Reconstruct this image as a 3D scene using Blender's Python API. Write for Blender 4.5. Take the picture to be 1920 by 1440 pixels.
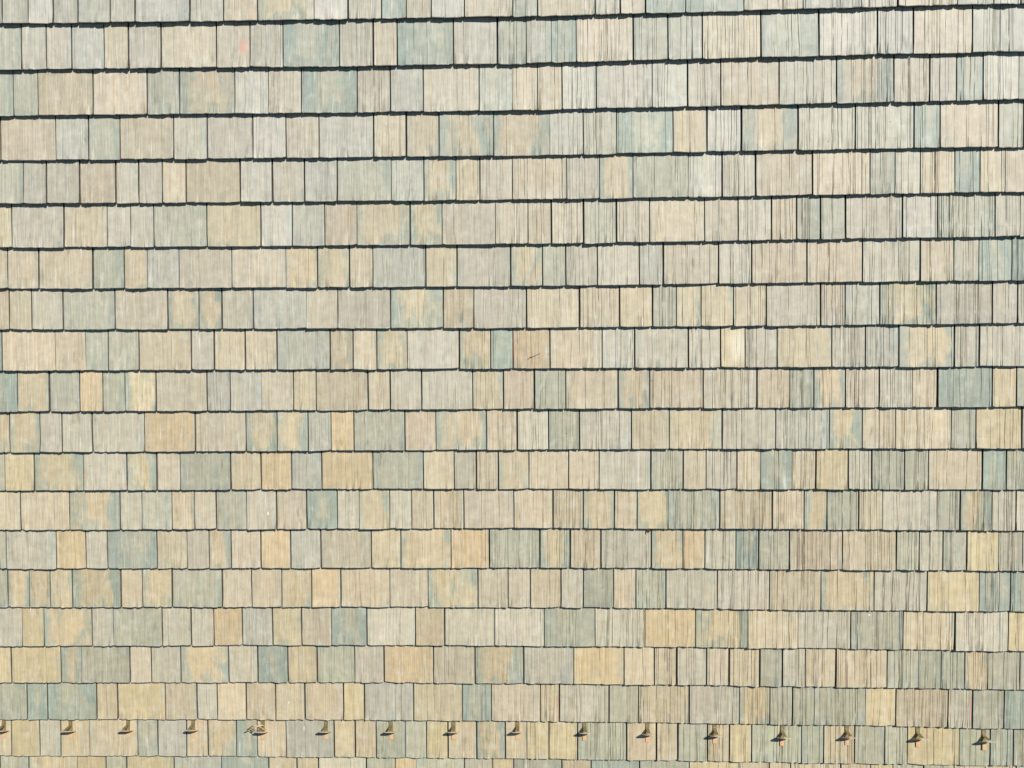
import bpy, math, random, bisect
import numpy as np
from mathutils import Matrix, Vector

# ------------------------------------------------------------------ scene, camera, light
scene = bpy.context.scene
for o in list(bpy.data.objects):
    bpy.data.objects.remove(o)

PITCH = math.radians(45.0)                     # roof pitch
ROOF = Matrix.Translation((0, 0, 8.0)) @ Matrix.Rotation(PITCH, 4, 'X')   # roof frame: X along courses, Y upslope, Z out
E_ = 0.254                                     # course exposure (m)
H_ = 0.0238                                    # butt thickness (m)

CAM_ROT = [[0.99958, 0.004977, 0.028563], [-0.008161, 0.993621, 0.112471], [-0.027821, -0.112657, 0.993244]]
CAM_POS = (0.0, -1.6411, 4.2915)
cam_data = bpy.data.cameras.new('camera')
cam_data.sensor_width = 36.0
cam_data.lens = 1331.0 / 1920.0 * 36.0
cam_data.clip_start = 0.05
cam_data.clip_end = 2000.0
cam = bpy.data.objects.new('camera', cam_data)
scene.collection.objects.link(cam)
cam.matrix_world = ROOF @ Matrix.Translation(CAM_POS) @ Matrix(CAM_ROT).to_4x4()
scene.camera = cam
scene.render.resolution_x, scene.render.resolution_y = 1024, 768

SUN_ROOF = Vector((0.66, 0.93, 1.0)).normalized()          # towards the sun, in the roof frame
SUN = (ROOF.to_3x3() @ SUN_ROOF).normalized()
sun_el = math.asin(SUN.z)
sun_az = math.atan2(SUN.x, SUN.y)
world = bpy.data.worlds.new('World')
scene.world = world
world.use_nodes = True
wn = world.node_tree
bg = wn.nodes['Background']
sky = wn.nodes.new('ShaderNodeTexSky')
sky.sky_type = 'NISHITA'
sky.sun_disc = False
sky.dust_density = 0.2
sky.ozone_density = 3.0
sky.sun_elevation = sun_el
sky.sun_rotation = sun_az
wn.links.new(sky.outputs[0], bg.inputs['Color'])
bg.inputs['Strength'].default_value = 0.05
sl = bpy.data.lights.new('sun', 'SUN')
sl.energy = 5.0
sl.angle = math.radians(0.5)
sl.color = (1.0, 0.952, 0.875)
so = bpy.data.objects.new('sun', sl)
scene.collection.objects.link(so)
so.rotation_euler = SUN.to_track_quat('Z', 'Y').to_euler()
so.location = (0, 0, 30)

vs = scene.view_settings
vs.view_transform = 'Standard'
vs.look = 'None'
vs.exposure = 0.43
vs.gamma = 1.0
vs.use_curve_mapping = False

# ------------------------------------------------------------------ courses from the top down: butt line (m), look of each shingle, joints (m)
COURSES = [
    ([0.02, 0.009, 0.006, -0.0, 0.006, 0.014, 0.017],
     'sgwssglgnmwGbtwtsnGtbbtsGtsws',
     [-3.096, -2.945, -2.795, -2.647, -2.452, -2.306, -1.981, -1.784, -1.585, -1.254, -1.057, -0.86, -0.716, -0.574, -0.379, -0.103, 0.041, 0.371, 0.513, 0.659, 0.887, 1.217, 1.547, 1.875, 2.078, 2.412, 2.611, 2.763]),
    ([-0.241, -0.248, -0.257, -0.259, -0.251, -0.243, -0.24],
     'sggltGtPGbGtbgSsbTSSTsGLtSl',
     [-3.004, -2.853, -2.705, -2.507, -2.364, -2.169, -1.84, -1.643, -1.445, -1.116, -0.916, -0.774, -0.447, -0.193, -0.024, 0.121, 0.263, 0.591, 0.79, 0.987, 1.317, 1.648, 1.977, 2.178, 2.511, 2.663]),
    ([-0.504, -0.51, -0.518, -0.521, -0.514, -0.507, -0.504],
     'ssntSmWPbPlplTTWgwGtgMPgbWs',
     [-3.077, -2.925, -2.596, -2.27, -2.076, -1.744, -1.545, -1.348, -1.018, -0.823, -0.628, -0.302, -0.107, 0.039, 0.183, 0.38, 0.704, 0.905, 1.1, 1.43, 1.758, 2.086, 2.287, 2.437, 2.586, 2.785]),
    ([-0.761, -0.767, -0.773, -0.777, -0.77, -0.767, -0.768],
     'ttlstggWPlTnmmWGbnWmGGbts',
     [-3.176, -2.839, -2.641, -2.45, -2.124, -1.925, -1.649, -1.451, -1.256, -0.93, -0.734, -0.542, -0.219, 0.109, 0.306, 0.501, 0.828, 1.025, 1.222, 1.549, 1.877, 2.211, 2.357, 2.69]),
    ([-1.014, -1.023, -1.026, -1.03, -1.028, -1.022, -1.02],
     'sggtggttWglslMnPTGmswGtTSgTbt',
     [-3.059, -2.916, -2.716, -2.493, -2.353, -2.211, -2.069, -1.739, -1.543, -1.35, -1.155, -0.83, -0.637, -0.445, -0.305, -0.112, 0.209, 0.403, 0.597, 0.924, 1.118, 1.312, 1.643, 1.973, 2.118, 2.261, 2.458, 2.601]),
    ([-1.274, -1.282, -1.286, -1.289, -1.283, -1.276, -1.275],
     'ygtggsnwltnmpPTPSPtpGTSsGwSGg',
     [-3.156, -2.832, -2.565, -2.422, -2.278, -1.954, -1.627, -1.436, -1.239, -1.046, -0.726, -0.532, -0.214, -0.021, 0.117, 0.31, 0.504, 0.699, 1.022, 1.218, 1.413, 1.558, 1.698, 1.842, 2.174, 2.373, 2.704, 2.847]),
    ([-1.523, -1.53, -1.535, -1.538, -1.533, -1.53, -1.528],
     'ttsnlppmntlngmsGglpGttGTGb',
     [-3.01, -2.673, -2.478, -2.337, -2.139, -1.816, -1.487, -1.294, -1.099, -0.957, -0.638, -0.448, -0.127, 0.065, 0.203, 0.394, 0.64, 0.783, 1.11, 1.305, 1.63, 1.954, 2.287, 2.484, 2.626]),
    ([-1.774, -1.779, -1.781, -1.787, -1.784, -1.782, -1.78],
     'tgspmmglpgmngtTnSnnTgPlMGgs',
     [-3.074, -2.878, -2.555, -2.226, -2.033, -1.89, -1.696, -1.37, -1.179, -0.856, -0.537, -0.351, -0.033, 0.286, 0.527, 0.724, 0.865, 1.011, 1.204, 1.399, 1.719, 1.864, 2.065, 2.394, 2.723, 2.869]),
    ([-2.029, -2.031, -2.032, -2.033, -2.033, -2.034, -2.036],
     'bttsstgtTlntmgMbOtLgGyGnGLmGg',
     [-3.28, -2.947, -2.756, -2.614, -2.42, -2.095, -1.952, -1.758, -1.562, -1.234, -1.092, -0.949, -0.761, -0.443, -0.252, -0.116, 0.108, 0.424, 0.618, 0.94, 1.136, 1.279, 1.472, 1.794, 1.993, 2.19, 2.517, 2.663]),
    ([-2.284, -2.285, -2.283, -2.28, -2.279, -2.28, -2.28],
     'BnsosmpLlpttTggnTStmtPtSmPGTbys',
     [-3.206, -3.007, -2.811, -2.665, -2.525, -2.33, -2.009, -1.865, -1.67, -1.473, -1.331, -1.009, -0.87, -0.679, -0.364, -0.177, 0.014, 0.203, 0.521, 0.713, 1.035, 1.359, 1.555, 1.699, 1.887, 2.088, 2.284, 2.432, 2.756, 2.898]),
    ([-2.543, -2.541, -2.537, -2.533, -2.532, -2.532, -2.534],
     'mgggopmmLostmTGSGtnGLmTTSyg',
     [-3.087, -2.946, -2.752, -2.42, -2.1, -1.778, -1.585, -1.389, -1.247, -1.105, -0.786, -0.595, -0.282, -0.094, 0.098, 0.288, 0.605, 0.835, 1.155, 1.478, 1.802, 1.999, 2.198, 2.528, 2.674, 2.945]),
    ([-2.789, -2.786, -2.781, -2.781, -2.783, -2.787, -2.79],
     'gymgmpsnolostgTnttgStGTbTyGSStbS',
     [-3.333, -3.146, -2.827, -2.548, -2.356, -2.21, -1.891, -1.696, -1.505, -1.314, -0.993, -0.678, -0.487, -0.35, -0.212, -0.024, 0.221, 0.409, 0.725, 0.925, 1.062, 1.253, 1.394, 1.586, 1.728, 1.925, 2.066, 2.265, 2.408, 2.731, 2.873]),
    ([-3.046, -3.042, -3.036, -3.031, -3.035, -3.04, -3.046],
     'ttmgsnpsgpbgngtTptTmtmSTTmSTgSMGg',
     [-3.254, -2.939, -2.611, -2.471, -2.277, -2.133, -1.996, -1.801, -1.61, -1.419, -1.226, -1.088, -0.897, -0.758, -0.619, -0.431, -0.117, 0.124, 0.313, 0.505, 0.645, 0.835, 1.152, 1.474, 1.667, 1.807, 2.001, 2.143, 2.474, 2.611, 2.805, 2.947]),
    ([-3.302, -3.297, -3.291, -3.288, -3.29, -3.297, -3.301],
     'sgogbtgmpolpnmoSMTGmoGBsTTSGSyGg',
     [-3.37, -3.045, -2.852, -2.712, -2.39, -2.198, -2.053, -1.913, -1.722, -1.532, -1.34, -1.019, -0.831, -0.516, -0.274, 0.042, 0.23, 0.423, 0.738, 0.934, 1.068, 1.259, 1.399, 1.59, 1.912, 2.24, 2.381, 2.525, 2.668, 2.86, 3.006]),
    ([-3.56, -3.555, -3.548, -3.547, -3.55, -3.559, -3.563],
     'mnnmtmsptnotpmpptgstSgGTmGyB',
     [-3.243, -3.103, -2.961, -2.64, -2.503, -2.309, -1.983, -1.792, -1.601, -1.408, -1.222, -0.907, -0.666, -0.349, -0.159, -0.019, 0.174, 0.314, 0.503, 0.644, 0.833, 1.151, 1.473, 1.792, 2.117, 2.444, 2.76]),
    ([-3.822, -3.812, -3.803, -3.802, -3.806, -3.812, -3.82],
     'gymgsggoLnpbgnggsGoMTGSTGy',
     [-3.311, -3.167, -2.849, -2.71, -2.391, -2.199, -2.053, -1.866, -1.671, -1.482, -1.29, -1.064, -0.752, -0.564, -0.246, 0.069, 0.387, 0.704, 1.022, 1.343, 1.661, 1.986, 2.309, 2.629, 2.956]),
    ([-4.074, -4.064, -4.056, -4.055, -4.058, -4.066, -4.074],
     'yymspgmgbnsgopmgotTGPTsGTTSsSMss',
     [-3.406, -3.076, -2.937, -2.62, -2.478, -2.285, -1.97, -1.78, -1.586, -1.392, -1.151, -0.959, -0.642, -0.375, -0.061, 0.256, 0.573, 0.765, 0.907, 1.096, 1.236, 1.428, 1.571, 1.715, 1.904, 2.225, 2.419, 2.56, 2.704, 2.846, 3.045]),
    ([-4.329, -4.318, -4.312, -4.312, -4.315, -4.323, -4.337],
     'sbbnytgttttyltBpTGsTgMSSSyTGsB',
     [-3.325, -3.186, -2.857, -2.717, -2.4, -2.193, -2.057, -1.867, -1.677, -1.483, -1.231, -1.094, -0.775, -0.461, -0.273, 0.044, 0.161, 0.482, 0.67, 0.99, 1.31, 1.501, 1.642, 1.782, 2.102, 2.29, 2.615, 2.767, 2.965]),
    ([-4.585, -4.574, -4.571, -4.57, -4.573, -4.582, -4.586],
     'tygntslTnbtlntssytmtyySttSTySsTsSysSS',
     [-3.452, -3.26, -3.115, -2.923, -2.604, -2.466, -2.274, -2.136, -1.946, -1.807, -1.619, -1.303, -1.164, -1.024, -0.836, -0.699, -0.559, -0.371, -0.184, -0.047, 0.096, 0.28, 0.596, 0.787, 0.924, 1.113, 1.253, 1.393, 1.71, 1.851, 2.044, 2.234, 2.377, 2.702, 2.894, 3.039]),
    ([-4.826, -4.826, -4.826, -4.826, -4.826, -4.826, -4.826],
     'snysylbtngsosgystbsyttTtys',
     [-3.354, -3.026, -2.834, -2.692, -2.376, -2.061, -1.745, -1.556, -1.414, -1.098, -0.908, -0.772, -0.455, -0.27, -0.133, 0.182, 0.37, 0.683, 1.003, 1.32, 1.512, 1.649, 1.969, 2.158, 2.298]),
]
GUARDS = [(-3.498, -4.464), (-3.049, -4.463), (-2.665, -4.455), (-2.231, -4.449), (-1.772, -4.456), (-1.354, -4.45), (-0.927, -4.448), (-0.52, -4.445), (-0.105, -4.441), (0.326, -4.443), (0.73, -4.449), (1.159, -4.454), (1.585, -4.464), (1.997, -4.457), (2.442, -4.463), (2.855, -4.477)]

rng = np.random.default_rng(41)
random.seed(7)
C = scene.collection

# ------------------------------------------------------------------ materials
def lin(c):
    return tuple(((x / 255) / 12.92 if x / 255 < 0.04045 else ((x / 255 + 0.055) / 1.055) ** 2.4) for x in c)

class NT:
    def __init__(self, name):
        self.m = bpy.data.materials.new(name)
        self.m.use_nodes = True
        self.t = self.m.node_tree
        self.b = self.t.nodes['Principled BSDF']
    def n(self, typ, **kw):
        nd = self.t.nodes.new(typ)
        for k, v in kw.items():
            setattr(nd, k, v)
        return nd
    def set(self, sock, v):
        if isinstance(v, bpy.types.NodeSocket):
            self.t.links.new(v, sock)
        else:
            sock.default_value = v
    def attr(self, name, out='Vector'):
        a = self.n('ShaderNodeAttribute', attribute_name=name)
        return a.outputs[out]
    def math(self, op, a, b=0.0, c=0.0, clamp=False):
        nd = self.n('ShaderNodeMath', operation=op, use_clamp=clamp)
        for s, v in zip(nd.inputs, (a, b, c)):
            self.set(s, v)
        return nd.outputs[0]
    def vmath(self, op, a, b=None, scale=None):
        nd = self.n('ShaderNodeVectorMath', operation=op)
        self.set(nd.inputs[0], a)
        if b is not None:
            self.set(nd.inputs[1], b)
        if scale is not None:
            self.set(nd.inputs['Scale'], scale)
        return nd.outputs['Value' if op in ('LENGTH', 'DISTANCE', 'DOT_PRODUCT') else 'Vector']
    def noise(self, vec, scale=1.0, detail=2.0, rough=0.5, dist=0.0, dims='3D'):
        nd = self.n('ShaderNodeTexNoise', noise_dimensions=dims)
        self.set(nd.inputs['Vector'], vec)
        nd.inputs['Scale'].default_value = scale
        nd.inputs['Detail'].default_value = detail
        nd.inputs['Roughness'].default_value = rough
        nd.inputs['Distortion'].default_value = dist
        return nd.outputs['Fac']
    def ramp(self, v, a, b, lo=0.0, hi=1.0, smooth=True):
        nd = self.n('ShaderNodeMapRange', interpolation_type='SMOOTHSTEP' if smooth else 'LINEAR')
        self.set(nd.inputs['Value'], v)
        for s, x in zip(('From Min', 'From Max', 'To Min', 'To Max'), (a, b, lo, hi)):
            self.set(nd.inputs[s], x)
        return nd.outputs['Result']
    def mix(self, f, a, b, mode='MIX'):
        nd = self.n('ShaderNodeMix', data_type='RGBA', blend_type=mode)
        self.set(nd.inputs['Factor'], f)
        self.set(nd.inputs['A'], a)
        self.set(nd.inputs['B'], b)
        return nd.outputs['Result']
    def sep(self, v):
        nd = self.n('ShaderNodeSeparateXYZ')
        self.set(nd.inputs[0], v)
        return nd.outputs
    def comb(self, x, y, z):
        nd = self.n('ShaderNodeCombineXYZ')
        for s, v in zip(nd.inputs, (x, y, z)):
            self.set(s, v)
        return nd.outputs[0]

def shingle_material():
    g = NT('weathered_shingle')
    crd = g.attr('crd')
    prm = g.sep(g.attr('prm'))
    nx, ny, bias = prm[0], prm[1], prm[2]
    c1 = g.attr('tint', 'Color')
    c2 = g.attr('tint2', 'Color')
    x, y, s = g.sep(crd)
    # grain: long streaks down the slope
    wob = g.noise(g.comb(g.math('MULTIPLY', x, 8), g.math('MULTIPLY', y, 7), s), 1.0, 1.0)
    xw = g.math('ADD', x, g.math('MULTIPLY', wob, 0.010))
    st1 = g.noise(g.comb(g.math('MULTIPLY', xw, 340), g.math('MULTIPLY', y, 3.5), s), 1.0, 3.0, 0.6)
    st2 = g.noise(g.comb(g.math('MULTIPLY', xw, 80), g.math('MULTIPLY', y, 2.0), g.math('ADD', s, 9.0)), 1.0, 2.0, 0.5)
    blot = g.noise(g.comb(x, y, g.math('ADD', s, 4.0)), 22.0, 3.0, 0.6)
    # patina: the second colour creeps in from the sides, and from the butt in watery lobes
    pv = g.comb(g.math('MULTIPLY', x, 1.3), g.math('MULTIPLY', y, 0.42), s)
    big = g.noise(pv, 10.0, 2.0, 0.5, 0.5)
    mid = g.noise(g.comb(x, g.math('MULTIPLY', y, 0.6), g.math('ADD', s, 2.0)), 34.0, 2.0, 0.55, 0.7)
    ax = g.math('ABSOLUTE', g.math('ADD', nx, g.math('MULTIPLY', g.math('SUBTRACT', big, 0.5), 0.8)))
    side = g.math('POWER', ax, 1.8)
    fld = g.math('ADD', g.math('MULTIPLY', big, 0.95), g.math('MULTIPLY', mid, 0.30))
    fld = g.math('ADD', fld, g.math('MULTIPLY', side, 0.42))
    fld = g.math('ADD', fld, bias)
    fld = g.math('ADD', fld, g.math('MULTIPLY', g.math('SUBTRACT', st2, 0.5), 0.55))
    fld = g.math('ADD', fld, g.math('MULTIPLY', g.math('SUBTRACT', st1, 0.5), 0.25))
    soft = g.ramp(fld, 0.76, 1.12)
    lob = g.noise(g.comb(g.math('MULTIPLY', x, 13.0), g.math('MULTIPLY', y, 5.0), g.math('ADD', s, 7.0)), 1.0, 2.0, 0.55, 0.5)
    lobe = g.math('SUBTRACT', g.math('ADD', g.math('MULTIPLY', g.math('SUBTRACT', lob, 0.47), 1.9), g.math('MULTIPLY', bias, 0.8)), ny)
    lobe = g.math('ADD', lobe, g.math('MULTIPLY', g.math('SUBTRACT', st2, 0.5), 0.09))
    hard = g.ramp(lobe, 0.0, 0.07)
    mask = g.math('MULTIPLY', g.math('MAXIMUM', soft, g.math('MULTIPLY', hard, 0.62)), 0.84)
    col = g.mix(mask, c1, c2)
    # tide line at the lobe edge
    rim = g.math('MULTIPLY', g.ramp(lobe, -0.01, 0.015), g.ramp(lobe, 0.02, 0.075, 1.0, 0.0))
    col = g.mix(g.math('MULTIPLY', rim, 0.16), col, (0.17, 0.225, 0.22, 1))
    v = g.math('ADD', g.ramp(st1, 0.25, 0.75, 0.88, 1.12, False), g.ramp(st2, 0.25, 0.75, -0.11, 0.11, False))
    v = g.math('ADD', v, g.ramp(blot, 0.3, 0.7, -0.10, 0.10, False))
    col = g.vmath('SCALE', col, scale=v)
    # warm and silvery bands along the grain
    st3 = g.noise(g.comb(g.math('MULTIPLY', xw, 55), g.math('MULTIPLY', y, 2.6), g.math('ADD', s, 61.0)), 1.0, 2.0, 0.6)
    col = g.mix(g.ramp(st3, 0.30, 0.46, 0.55, 0.0), col, g.vmath('MULTIPLY', col, (1.05, 0.985, 0.86)))
    col = g.mix(g.ramp(st3, 0.54, 0.70, 0.0, 0.6), col, g.vmath('MULTIPLY', col, (0.93, 1.0, 1.03)))
    # bleached streaks
    wh = g.ramp(g.noise(g.comb(g.math('MULTIPLY', xw, 120), g.math('MULTIPLY', y, 6.0), g.math('ADD', s, 21.0)), 1.0, 2.0, 0.5), 0.60, 0.76)
    col = g.mix(g.math('MULTIPLY', wh, 0.42), col, (0.62, 0.61, 0.57, 1))
    # cloudy bleaching and grey smudges
    cl = g.noise(g.comb(x, g.math('MULTIPLY', y, 0.7), g.math('ADD', s, 71.0)), 15.0, 3.0, 0.62, 0.4)
    col = g.mix(g.ramp(cl, 0.52, 0.74, 0.0, 0.22), col, (0.58, 0.58, 0.53, 1))
    sm = g.noise(g.comb(g.math('MULTIPLY', xw, 24), g.math('MULTIPLY', y, 6.0), g.math('ADD', s, 81.0)), 1.0, 3.0, 0.55)
    col = g.mix(g.ramp(sm, 0.62, 0.78, 0.0, 0.55), col, g.vmath('MULTIPLY', col, (0.46, 0.48, 0.48)))
    # dark checks
    dk = g.ramp(g.noise(g.comb(g.math('MULTIPLY', xw, 330), g.math('MULTIPLY', y, 4.0), g.math('ADD', s, 33.0)), 1.0, 1.5, 0.5), 0.60, 0.70)
    col = g.mix(g.math('MULTIPLY', dk, 0.42), col, (0.10, 0.095, 0.08, 1))
    # specks
    sp = g.noise(g.comb(x, y, g.math('ADD', s, 50.0)), 95.0, 0.0)
    col = g.mix(g.ramp(sp, 0.90, 0.915), col, (0.06, 0.05, 0.04, 1))
    # one stain per shingle where it has one
    sv = g.attr('stain')
    sx, sy, sr = g.sep(sv)
    dx = g.math('DIVIDE', g.math('SUBTRACT', nx, sx), sr)
    dy = g.math('MULTIPLY', g.math('DIVIDE', g.math('SUBTRACT', ny, sy), sr), g.ramp(sr, -0.001, 0.001, 0.3, 1.7))   # negative radius: a long streak
    d = g.math('SQRT', g.math('ADD', g.math('MULTIPLY', dx, dx), g.math('MULTIPLY', dy, dy)))
    d = g.math('ADD', d, g.math('MULTIPLY', g.math('SUBTRACT', st2, 0.5), 0.9))
    col = g.mix(g.ramp(d, 0.0, 1.0, 0.62, 0.0), col, g.attr('stainc', 'Color'))
    # edge of the butt is scuffed paler
    ed = g.math('MULTIPLY', g.ramp(ny, 0.012, 0.03, 0.35, 0.0), g.ramp(blot, 0.35, 0.6))
    col = g.mix(ed, col, (0.60, 0.58, 0.52, 1))
    g.set(g.b.inputs['Base Color'], col)
    g.set(g.b.inputs['Roughness'], g.ramp(st2, 0.2, 0.8, 0.52, 0.66, False))
    g.b.inputs['Specular IOR Level'].default_value = 0.5
    bp = g.n('ShaderNodeBump')
    bp.inputs['Strength'].default_value = 1.0
    bp.inputs['Distance'].default_value = 0.0011
    g.set(bp.inputs['Height'], g.math('ADD', st1, g.math('MULTIPLY', g.math('ADD', blot, wh), 0.25)))
    g.set(g.b.inputs['Normal'], bp.outputs[0])
    return g.m

def metal_material(name, a, b, metallic, rough, scale=90.0):
    g = NT(name)
    tc = g.n('ShaderNodeTexCoord').outputs['Object']
    f = g.ramp(g.noise(tc, scale, 3.0, 0.6), 0.35, 0.65)
    g.set(g.b.inputs['Base Color'], g.mix(f, (*a, 1), (*b, 1)))
    g.b.inputs['Metallic'].default_value = metallic
    g.set(g.b.inputs['Roughness'], g.ramp(f, 0, 1, rough - 0.06, rough + 0.1))
    return g.m

M_SH = shingle_material()
M_EDGE = metal_material('shade_dark_core', (0.075, 0.065, 0.05), (0.12, 0.10, 0.08), 0.0, 0.85, 60.0)  # brown sides and butts, darkened further to deepen the shade in the joints
M_COP = metal_material('bright_copper', (0.58, 0.35, 0.17), (0.50, 0.32, 0.18), 0.0, 0.55)
M_FIN = metal_material('pale_copper', (0.66, 0.54, 0.43), (0.60, 0.50, 0.41), 0.3, 0.42)
M_OLI = metal_material('olive_copper', (0.15, 0.125, 0.05), (0.21, 0.18, 0.09), 0.25, 0.6)  # darker olive tone of the copper, for strap and brace
M_TWIG = metal_material('dry_twig', (0.42, 0.30, 0.15), (0.62, 0.52, 0.34), 0.0, 0.8, 200.0)
M_DARK = metal_material('dark_bark', (0.05, 0.03, 0.02), (0.11, 0.06, 0.035), 0.0, 0.8, 200.0)
M_DECK = metal_material('roof_felt', (0.03, 0.03, 0.03), (0.05, 0.048, 0.045), 0.0, 0.9, 8.0)
M_GRASS = metal_material('lawn', (0.045, 0.075, 0.02), (0.07, 0.09, 0.03), 0.0, 0.95, 0.6)

# ------------------------------------------------------------------ helpers
def link(o, parent=None):
    C.objects.link(o)
    if parent is not None:
        o.parent = parent
    return o

def mesh_from(verts, faces, name, mat, smooth=False):
    me = bpy.data.meshes.new(name)
    me.from_pydata([tuple(v) for v in verts], [], faces)
    if mat:
        me.materials.append(mat)
    if smooth:
        me.polygons.foreach_set('use_smooth', [True] * len(me.polygons))
    me.update()
    return me

def tag(o, label, cat, group=None):
    o['label'] = label
    o['category'] = cat
    if group:
        o['group'] = group
    return o

# ------------------------------------------------------------------ colours read off the roof
PAL = {   # main colour, patina colour, patina amount
    'g': ((164, 160, 145), (150, 155, 143), -0.16),
    'w': ((172, 171, 160), (159, 165, 157), -0.18),
    'l': ((155, 157, 147), (142, 150, 141), -0.10),
    't': ((172, 159, 134), (160, 158, 140), -0.16),
    'p': ((168, 159, 140), (158, 155, 141), -0.18),
    'o': ((181, 159, 122), (163, 156, 132), -0.14),
    'y': ((175, 160, 124), (160, 156, 132), -0.14),
    's': ((146, 149, 132), (133, 142, 131), -0.06),
    'b': ((150, 152, 134), (125, 140, 131), 0.26),
    'm': ((174, 159, 127), (125, 140, 131), 0.05),
    'n': ((173, 159, 129), (139, 149, 136), -0.12),
}
STAINS = {   # (course, shingle): (nx, ny, radius), colour
    (1, 7): ((0.62, 0.45, 0.46), (0.60, 0.29, 0.22)),
    (17, 16): ((0.93, 0.35, -0.20), (0.55, 0.20, 0.12)),
    (17, 27): ((0.97, 0.5, -0.14), (0.50, 0.17, 0.13)),
    (16, 10): ((-0.97, 0.5, -0.12), (0.45, 0.22, 0.18)),
    (8, 16): ((-0.98, 0.45, -0.14), (0.52, 0.22, 0.12)),
    (8, 6): ((-0.30, 0.65, -0.10), (0.66, 0.66, 0.62)),
    (8, 21): ((0.45, 0.5, 1.1), (0.60, 0.58, 0.50)),
    (18, 11): ((-0.25, 0.75, -0.03), (0.85, 0.85, 0.82)),
    (17, 9): ((-0.1, 0.45, 0.1), (0.8, 0.8, 0.74)),
    (12, 8): ((0.45, 0.4, 0.1), (0.85, 0.85, 0.8)),
    (11, 23): ((0.5, 0.2, -0.16), (0.64, 0.66, 0.64)),
    (15, 22): ((-0.3, 0.85, 0.06), (0.9, 0.9, 0.85)),
    (13, 21): ((0.2, 0.28, 0.07), (0.10, 0.05, 0.03)),
    (3, 21): ((0.2, 0.6, 0.06), (0.05, 0.03, 0.03)),
    (3, 20): ((0.05, 0.18, 0.05), (0.05, 0.03, 0.03)),
}

VX = [-3.3, -2.2, -1.1, 0.0, 1.1, 2.2, 3.1]

# ------------------------------------------------------------------ shingle geometry
YS = np.array([0.0, 0.0035, 0.065, 0.13, 0.195, 0.262, 0.50])

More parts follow.
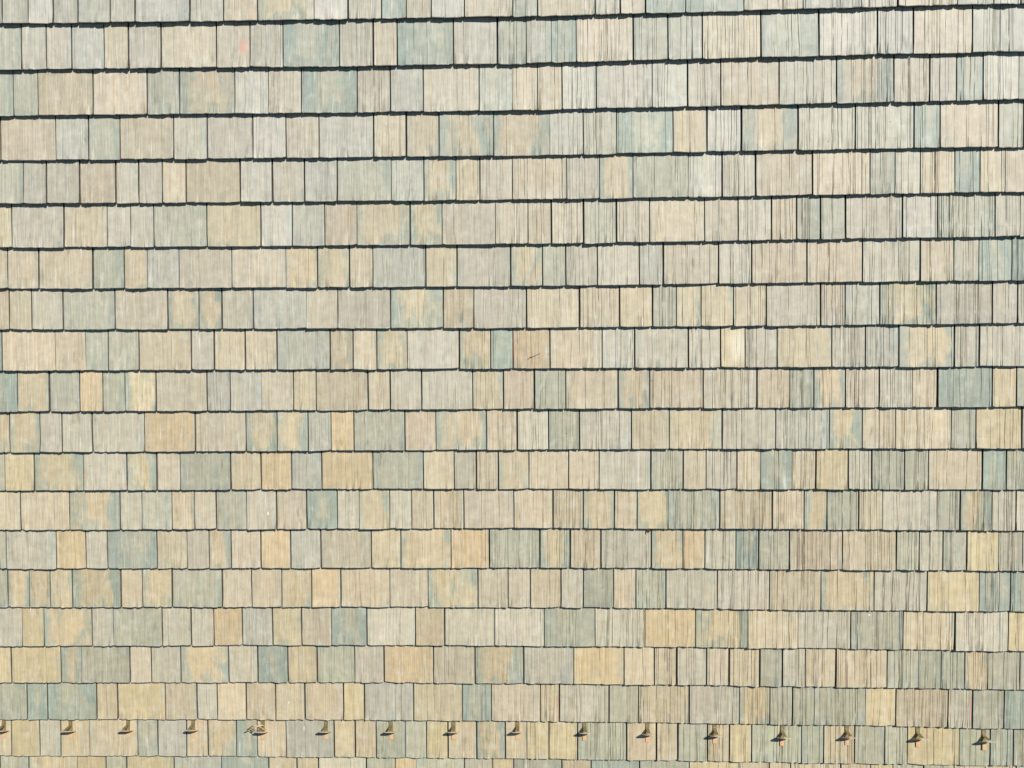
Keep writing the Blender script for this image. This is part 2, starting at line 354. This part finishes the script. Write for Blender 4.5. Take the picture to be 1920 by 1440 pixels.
def shingle_geo(w, strong, code, seed, kk, idx, rough=True):
    """one moulded shingle, origin at the middle of its butt edge; returns verts, quads, per-vertex data"""
    r = np.random.default_rng(seed)
    # grooves across the width
    gx = []
    if strong:
        n = int(w * r.uniform(72, 112)); d0, d1 = 0.0022, 0.0075
    else:
        n = int(w * r.uniform(36, 66)); d0, d1 = 0.0008, 0.0056
    # grooves come in bundles
    cen = r.uniform(0.1, 0.9, 3) * w
    for i in range(n):
        x = r.normal(cen[r.integers(3)], w * 0.13) if r.random() < 0.55 else r.uniform(0, w)
        gx.append(x)
    gx = sorted(x for x in gx if 0.006 < x < w - 0.006)
    keep = []
    for x in gx:
        if not keep or x - keep[-1] > 0.0050:
            keep.append(x)
    px, pd = [0.0, 0.0014], [0.0012, 0.0]
    for x in keep:
        t = r.random() ** 1.8
        d = d0 + (d1 - d0) * t
        wl, wr = 0.0009 + 0.0024 * t * r.uniform(0.6, 1.2), 0.0006 + 0.0009 * t
        px += [x - wl, x, x + wr]
        pd += [0.0, d, 0.0]
    px += [w - 0.0014, w]
    pd += [0.0, 0.0012]
    px = np.array(px); pd = np.array(pd)
    N = len(px); S = len(YS)
    ph = r.uniform(0, 6.28, 4)
    fr = r.uniform(8, 60, 4)
    und = 0.0010 * np.sin(fr[0] * px * 0.5 + ph[0])                      # slow warp of the face
    rag = sum(a * np.sin(f * px * 3 + p_) for a, f, p_ in zip((0.0020, 0.0018, 0.0013), fr[1:], ph[1:])) + r.normal(0, 0.0010, N)   # uneven butt only
    ragged = r.normal(0, 0.0009, N)
    skew = r.normal(0, 0.0022)
    cupl = r.normal(0, 0.0012)
    V = np.zeros((S, N, 3))
    wt = np.sin(np.pi * px / w)
    slope = r.normal(0, 0.008); wob = r.normal(0, 0.0007, S)
    gd = r.uniform(0.3, 1.3, (S, N))
    gd[r.random((S, N)) < 0.13] = 0.05                                   # grooves that die out
    ks = np.array(keep)
    wig = np.zeros((S, N))
    if len(ks) > 2:
        room = np.minimum(np.diff(ks, prepend=ks[0] - 0.006), np.diff(ks, append=ks[-1] + 0.006))
        room = np.clip(room - 0.0046, 0.0, 0.008) * 0.32
        walk = np.cumsum(r.normal(0, 0.55, (S, len(ks))), 0)
        walk = np.clip(walk - walk.mean(0), -1, 1) * room
        wig[:, 2:-2] = np.repeat(walk, 3, axis=1)
    gd[0] = gd[1]
    lift = r.normal(0, 0.0012)
    for i, y in enumerate(YS):
        V[i, :, 0] = px - w / 2 + wt * (slope * y + wob[i]) + wig[i]
        yy = np.full(N, y)
        cr = 0.0032 * (np.clip(1 - px / 0.006, 0, 1) ** 2 + np.clip(1 - (w - px) / 0.006, 0, 1) ** 2)
        if i < 2:
            yy = yy + cr + ragged * (1 if i == 0 else 0.6) + skew * (px / w - 0.5)
        V[i, :, 1] = yy
        fade = 1.0
        z = -H_ * y / E_ - pd * gd[i] + und * (1 - y) + (rag if i < 2 else 0.0) + lift * (1 - y / 0.5) + cupl * (2 * px / w - 1) ** 2 * (1 - y / 0.5)
        if i == 0:
            z = z - 0.0016 + r.normal(0, 0.0004, N)
        V[i, :, 2] = z
    top = V.reshape(-1, 3)
    # underside: only the two long edges and the butt foot are needed
    B = []
    for i, y in enumerate(YS):
        zb = -H_ + 0.0022 - H_ * y / E_
        B.append((V[i, 0, 0], V[i, 0, 1], zb)); B.append((V[i, -1, 0], V[i, -1, 1], zb))
    foot = np.stack([V[0, :, 0], V[0, :, 1] + r.normal(0.0005, 0.0008, N), np.full(N, -H_ + 0.0022)], 1)
    verts = np.concatenate([top, np.array(B), foot])
    q = []
    ii = np.arange(S - 1)[:, None] * N + np.arange(N - 1)[None, :]
    q.append(np.stack([ii, ii + 1, ii + N + 1, ii + N], -1).reshape(-1, 4))
    b0 = S * N
    for i in range(S - 1):
        q.append([[i * N, (i + 1) * N, b0 + 2 * i + 2, b0 + 2 * i]])
        q.append([[i * N + N - 1, b0 + 2 * i + 1, b0 + 2 * i + 3, (i + 1) * N + N - 1]])
        q.append([[b0 + 2 * i, b0 + 2 * i + 2, b0 + 2 * i + 3, b0 + 2 * i + 1]])
    f0 = b0 + 2 * S
    a = np.arange(N - 1)
    q.append(np.stack([a, f0 + a, f0 + a + 1, a + 1], -1))
    ntop = len(q[0])
    q = np.concatenate([np.array(x) for x in q])
    mi = np.ones(len(q), np.int32); mi[:ntop] = 0
    nv = len(verts)
    main, pat, bias = PAL[code.lower()]
    jit = r.normal(1.0, 0.05); hue = r.normal(0, 0.006, 3)
    # sheen across the slope put into the tint: greyer upper courses, straw lower ones
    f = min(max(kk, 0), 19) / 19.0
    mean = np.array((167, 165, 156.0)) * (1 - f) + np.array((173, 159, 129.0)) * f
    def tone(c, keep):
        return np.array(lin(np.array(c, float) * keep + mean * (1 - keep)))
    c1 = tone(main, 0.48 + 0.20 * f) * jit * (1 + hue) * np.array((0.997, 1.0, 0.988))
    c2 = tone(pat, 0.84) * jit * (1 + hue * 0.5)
    st, sc = STAINS.get((kk, idx), ((9.0, 9.0, 0.1), (0, 0, 0)))
    sd = r.uniform(0, 400)
    data = {
        'crd': np.stack([verts[:, 0], verts[:, 1], np.full(nv, sd)], 1),
        'prm': np.stack([verts[:, 0] * 2 / w, np.clip(verts[:, 1] / E_, 0, 2), np.full(nv, bias + r.normal(0, 0.05))], 1),
        'stain': np.tile(np.array(st, float), (nv, 1)),
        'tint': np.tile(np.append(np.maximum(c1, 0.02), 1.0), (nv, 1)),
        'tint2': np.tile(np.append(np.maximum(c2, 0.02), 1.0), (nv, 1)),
        'stainc': np.tile(np.append(np.array(sc), 1.0), (nv, 1)),
    }
    data['mi'] = mi
    return verts, q, data

def build_mesh(name, verts, quads, data):
    me = bpy.data.meshes.new(name)
    me.vertices.add(len(verts))
    me.vertices.foreach_set('co', verts.astype(np.float32).ravel())
    me.loops.add(quads.size)
    me.loops.foreach_set('vertex_index', quads.astype(np.int32).ravel())
    me.polygons.add(len(quads))
    me.polygons.foreach_set('loop_start', np.arange(0, quads.size, 4, dtype=np.int32))
    me.update(calc_edges=True)
    for k in ('crd', 'prm', 'stain'):
        a = me.attributes.new(k, 'FLOAT_VECTOR', 'POINT')
        a.data.foreach_set('vector', data[k].astype(np.float32).ravel())
    for k in ('tint', 'tint2', 'stainc'):
        a = me.attributes.new(k, 'FLOAT_COLOR', 'POINT')
        a.data.foreach_set('color', data[k].astype(np.float32).ravel())
    me.materials.append(M_SH); me.materials.append(M_EDGE)
    me.polygons.foreach_set('material_index', data['mi'])
    me.polygons.foreach_set('use_smooth', np.zeros(len(quads), bool))
    me.validate()
    return me

# every shingle of the roof: (course, index, x centre, y butt, width, tilt, code)
pieces = []
ALL = 'ggtttssnnmboplyGGTSM'
WID = [0.141, 0.141, 0.194, 0.194, 0.194, 0.319]
for k in range(-5, 25):
    if 0 <= k < len(COURSES):
        vy, codes, js = COURSES[k]
    else:
        vy, codes, js = [-k * E_] * 7, '', [float(rng.uniform(-0.1, 0.1))]
        codes = 'gt'
    js = list(js); codes = list(codes)
    while js[0] > -4.9:
        js.insert(0, js[0] - WID[rng.integers(6)]); codes.insert(1 if len(codes) > 1 else 0, ALL[rng.integers(len(ALL))])
    nleft = None
    while js[-1] < 4.5:
        js.append(js[-1] + WID[rng.integers(6)]); codes.append(ALL[rng.integers(len(ALL))])
    # the first and last code stand outside the outermost joints: drop them
    src = COURSES[k][2] if 0 <= k < len(COURSES) else []
    for i in range(len(js) - 1):
        gl = gr = 0.0032
        a, b = js[i], js[i + 1]
        xc = (a + b) / 2
        if src:
            idx = bisect.bisect(src, xc)
            code = COURSES[k][1][idx] if (idx > 0 and idx < len(src)) else (COURSES[k][1][0] if abs(b - src[0]) < 1e-6 else COURSES[k][1][-1] if abs(a - src[-1]) < 1e-6 else codes[min(i, len(codes) - 1)])
        else:
            idx = i; code = codes[min(i, len(codes) - 1)]
        yb = float(np.interp(xc, VX, vy)) + float(rng.normal(0, 0.0012))
        tilt = float((np.interp(b, VX, vy) - np.interp(a, VX, vy)) / (b - a)) if src else 0.0
        pieces.append([k, idx if src else -1, xc, yb, b - a, tilt * 0.8, code])

# gaps between neighbours vary
RINV = Matrix(CAM_ROT).transposed()
def pix(x, y, z=0.0):
    p = RINV @ (Vector((x, y, z)) - Vector(CAM_POS))
    return 960 + 1331 * p.x / -p.z, 720 - 1331 * p.y / -p.z

def seen(pc):
    """pixels of the photograph this shingle covers"""
    k, idx, xc, yb, w, t, c = pc
    inside = 0
    for fx in np.linspace(-0.45, 0.45, 8):
        for fy in np.linspace(0.02, 0.98, 8):
            px_, py_ = pix(xc + fx * w, yb + fy * E_, -H_ * fy)
            inside += 0 < px_ < 1920 and 0 < py_ < 1440
    a = pix(xc - w / 2, yb); b = pix(xc + w / 2, yb); c_ = pix(xc, yb + E_)
    return inside / 64 * (b[0] - a[0]) * (a[1] - c_[1])

# ------------------------------------------------------------------ the roof
ground = bpy.data.objects.new('ground', mesh_from([(-600, -600, 0), (600, -600, 0), (600, 600, 0), (-600, 600, 0)], [(0, 1, 2, 3)], 'ground', M_GRASS))
ground['kind'] = 'structure'
link(ground)

roof = bpy.data.objects.new('shingle_roof', None)
roof.empty_display_size = 0.3
link(roof)
roof.matrix_world = ROOF
tag(roof, 'steep roof of weathered grey, tan and blue-green wood-grain shingles in straight courses', 'roof')

def box_faces():
    return [(0, 3, 2, 1), (4, 5, 6, 7), (0, 1, 5, 4), (1, 2, 6, 5), (2, 3, 7, 6), (3, 0, 4, 7)]
def box_verts(x0, x1, y0, y1, z0, z1):
    return [(x0, y0, z0), (x1, y0, z0), (x1, y1, z0), (x0, y1, z0), (x0, y0, z1), (x1, y0, z1), (x1, y1, z1), (x0, y1, z1)]
deck = bpy.data.objects.new('roof_deck', mesh_from(box_verts(-5.0, 4.6, -6.25, 1.85, -0.12, -3.06 * H_), box_faces(), 'roof_deck', M_DECK))
link(deck, roof)

area = [seen(pc) for pc in pieces]
order = sorted(range(len(pieces)), key=lambda i: -area[i])
single = set(order[:300])
SV, SQ, SD = [], [], {k: [] for k in ('crd', 'prm', 'stain', 'tint', 'tint2', 'stainc', 'mi')}
off = 0
for i, (k, idx, xc, yb, w, tilt, code) in enumerate(pieces):
    gap = float(np.clip(rng.normal(0.0074, 0.0024), 0.0026, 0.0130))
    ww = w - gap
    dx = float(rng.normal(0, 0.0006))
    strong = code.isupper()
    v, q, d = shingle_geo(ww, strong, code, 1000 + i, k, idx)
    rot = tilt + float(rng.normal(0, 0.0022))
    if i in single:
        o = bpy.data.objects.new('shingle', build_mesh('shingle', v, q, d))
        link(o, roof)
        o.location = (xc + dx, yb, 0)
        o.rotation_euler = (0, 0, rot)
    else:
        c, s = math.cos(rot), math.sin(rot)
        vw = np.stack([v[:, 0] * c - v[:, 1] * s + xc + dx, v[:, 0] * s + v[:, 1] * c + yb, v[:, 2]], 1)
        SV.append(vw); SQ.append(q + off); off += len(v)
        for kk in SD:
            SD[kk].append(d[kk])
rest = bpy.data.objects.new('narrow_shingles', build_mesh('narrow_shingles', np.concatenate(SV), np.concatenate(SQ), {k: np.concatenate(x) for k, x in SD.items()}))
rest['kind'] = 'stuff'
link(rest, roof)

# ------------------------------------------------------------------ snow guards
def prism(outline, t, axis):
    """outline of (a, b) points extruded by +-t/2; axis 'y' gives points (a, +-t/2, b)"""
    n = len(outline)
    f = [(a, -t / 2, b) for a, b in outline] + [(a, t / 2, b) for a, b in outline]
    faces = [tuple(range(n)), tuple(range(2 * n - 1, n - 1, -1))]
    for i in range(n):
        j = (i + 1) % n
        faces.append((i, i + n, j + n, j))
    return f, faces

def guard_meshes():
    W = 0.0125
    T = 0.0022
    # bright end tab of the strap, with its rivet
    nv = box_verts(-W, W, 0.0, 0.046, 0.0010, 0.0010 + T) + box_verts(-0.0045, 0.0045, 0.012, 0.021, 0.0030, 0.0042)
    nf = box_faces(); nf = nf + [tuple(x + 8 for x in f) for f in nf]
    nose = mesh_from(nv, nf, 'tab', M_COP)
    strap = mesh_from(box_verts(-W, W, 0.0462, 0.165, 0.0008, 0.0008 + T), box_faces(), 'strap', M_OLI)
    out = [(-0.012, 0.0025)] + [(-0.037, 0.006)] + [(-0.010 - 0.027 * math.cos(t), 0.050 + 0.028 * math.sin(t)) for t in np.linspace(0, math.pi / 2, 7)] + [(0.010 + 0.027 * math.cos(t), 0.050 + 0.028 * math.sin(t)) for t in np.linspace(math.pi / 2, 0, 7)] + [(0.037, 0.006)] + [(0.012, 0.0025)]
    fv, ff = prism(out, 0.0034, 'y')
    LEAN = 0.44
    fv = [(x, y + 0.049 + LEAN * z, z) for x, y, z in fv]
    fin = mesh_from(fv, ff, 'fin', M_FIN)
    # brace: a band from the strap up to the top of the fin, bent twice
    path = [(0.104, 0.0032), (0.088, 0.0050), (0.0838, 0.058), (0.0795, 0.0605)]
    bv, bf = [], []
    for (y, z) in path:
        bv += [(-0.0105, y, z), (0.0105, y, z), (0.0105, y - 0.0018, z + 0.0012), (-0.0105, y - 0.0018, z + 0.0012)]
    for i in range(len(path) - 1):
        a, b = 4 * i, 4 * i + 4
        for j in range(4):
            bf.append((a + j, a + (j + 1) % 4, b + (j + 1) % 4, b + j))
    bf += [(3, 2, 1, 0), tuple(range(4 * len(path) - 4, 4 * len(path)))]
    brace = mesh_from(bv, bf, 'brace', M_OLI)
    return nose, strap, fin, brace

NOSE, STRAP, FIN, BRACE = guard_meshes()
ORD = ['leftmost', 'second', 'third', 'fourth', 'fifth', 'sixth', 'seventh', 'eighth', 'ninth', 'tenth', 'eleventh', 'twelfth', 'thirteenth', 'fourteenth', 'second from right', 'rightmost']
VY18 = COURSES[18][0]
SLOPE = math.atan(H_ / E_)
guard_m = []
for i, (u, v) in enumerate(GUARDS):
    yb = float(np.interp(u, VX, VY18))
    lift = {14: 0.004, 15: 0.010, 12: 0.004}.get(i, 0.0)
    n = -H_ * (v - yb) / E_ + 0.0016 + lift * 0.5
    g = bpy.data.objects.new('snow_guard', None)
    g.empty_display_size = 0.05
    link(g)
    m = ROOF @ Matrix.Translation((u, v, n)) @ Matrix.Rotation(-SLOPE - lift * 5, 4, 'X') @ Matrix.Rotation(random.gauss(0, 0.02), 4, 'Z')
    g.matrix_world = m
    guard_m.append(m)
    if i == 0:
        lab = 'leftmost copper snow guard, cut by the left edge of the picture'
    elif i == 4:
        lab = 'fifth copper snow guard from the left, with dry twigs caught on it'
    elif i == 15:
        lab = 'rightmost copper snow guard in the row, its strap lifted off the shingle'
    elif i == 14:
        lab = 'second copper snow guard from the right end of the row'
    else:
        lab = '%s copper snow guard from the left in the row across the roof' % ORD[i]
    tag(g, lab, 'snow guard', 'snow guards in a row along the lower roof')
    for nm, me in (('tab', NOSE), ('strap', STRAP), ('fin', FIN), ('brace', BRACE)):
        link(bpy.data.objects.new(nm, me), g)

# ------------------------------------------------------------------ debris
def tube(pts, r0, r1, sides=6):
    pts = [Vector(p) for p in pts]
    vv, ff = [], []
    for i, p in enumerate(pts):
        t = (pts[min(i + 1, len(pts) - 1)] - pts[max(i - 1, 0)]).normalized()
        a = t.cross(Vector((0.1, 0.2, 1))).normalized(); b = t.cross(a)
        r = r0 + (r1 - r0) * i / (len(pts) - 1)
        for k in range(sides):
            an = 2 * math.pi * k / sides
            vv.append(p + (a * math.cos(an) + b * math.sin(an)) * r)
    for i in range(len(pts) - 1):
        for k in range(sides):
            k2 = (k + 1) % sides
            ff.append((i * sides + k, i * sides + k2, (i + 1) * sides + k2, (i + 1) * sides + k))
    ff += [tuple(range(sides - 1, -1, -1)), tuple(range((len(pts) - 1) * sides, len(pts) * sides))]
    return vv, ff

tangle = bpy.data.objects.new('twig_tangle', None)
tangle.empty_display_size = 0.05
link(tangle)
tangle.matrix_world = guard_m[4]
tag(tangle, 'tangle of pale dry twigs lodged behind the fifth snow guard from the left', 'twigs')
TW = [[(-0.112, 0.052, 0.018), (-0.075, 0.074, 0.030), (-0.040, 0.094, 0.040), (-0.012, 0.108, 0.036), (0.010, 0.104, 0.030)],
      [(-0.092, 0.074, 0.016), (-0.060, 0.088, 0.026), (-0.034, 0.102, 0.034), (-0.006, 0.114, 0.024)],
      [(-0.070, 0.064, 0.030), (-0.045, 0.078, 0.042), (-0.024, 0.100, 0.044), (0.004, 0.112, 0.034), (0.020, 0.094, 0.020)],
      [(-0.080, 0.082, 0.012), (-0.052, 0.100, 0.022), (-0.022, 0.110, 0.040)],
      [(-0.056, 0.064, 0.036), (-0.036, 0.088, 0.050), (-0.020, 0.098, 0.052)],
      [(-0.020, 0.112, 0.030), (0.004, 0.100, 0.044), (0.020, 0.084, 0.036), (0.026, 0.074, 0.014)],
      [(-0.100, 0.060, 0.010), (-0.070, 0.070, 0.022), (-0.050, 0.084, 0.030)]]
for t in TW:
    a, b = tube(t, random.uniform(0.0022, 0.0034), 0.0015)
    link(bpy.data.objects.new('twig', mesh_from(a, b, 'twig', M_TWIG, True)), tangle)

def on_surface(k, x, y):
    yb = float(np.interp(x, VX, COURSES[k][0]))
    return -H_ * (y - yb) / E_
z0 = on_surface(8, 0.007, -1.959)
a, b = tube([(-0.036, -0.022, 0.004), (-0.022, -0.012, 0.004), (-0.004, -0.004, 0.006), (0.016, 0.006, 0.007), (0.038, 0.014, 0.004)], 0.0015, 0.0007)
a2, b2 = tube([(-0.010, -0.007, 0.005), (-0.030, -0.008, 0.006)], 0.0014, 0.0007)
o = bpy.data.objects.new('fallen_twig', mesh_from(a + a2, b + [tuple(x + len(a) for x in f) for f in b2], 'fallen_twig', M_DARK, True))
link(o)
o.matrix_world = ROOF @ Matrix.Translation((0.012, -1.955, z0))
tag(o, 'small dark forked twig lying on an orange-tan shingle', 'twig')
z0 = on_surface(13, 0.714, -3.056)
pts = [(0.010 * math.cos(t) * (1 - t / 9), 0.012 * math.sin(t) * (1 - t / 9), 0.007 + 0.001 * t) for t in np.linspace(0, 5.0, 14)]
a, b = tube(pts, 0.0045, 0.0020)
o = bpy.data.objects.new('curled_leaf', mesh_from(a, b, 'curled_leaf', M_DARK, True))
link(o)
o.matrix_world = ROOF @ Matrix.Translation((0.714, -3.056, z0 + 0.002))
tag(o, 'tiny curled brown dry leaf resting on a grey shingle below a butt edge', 'leaf')
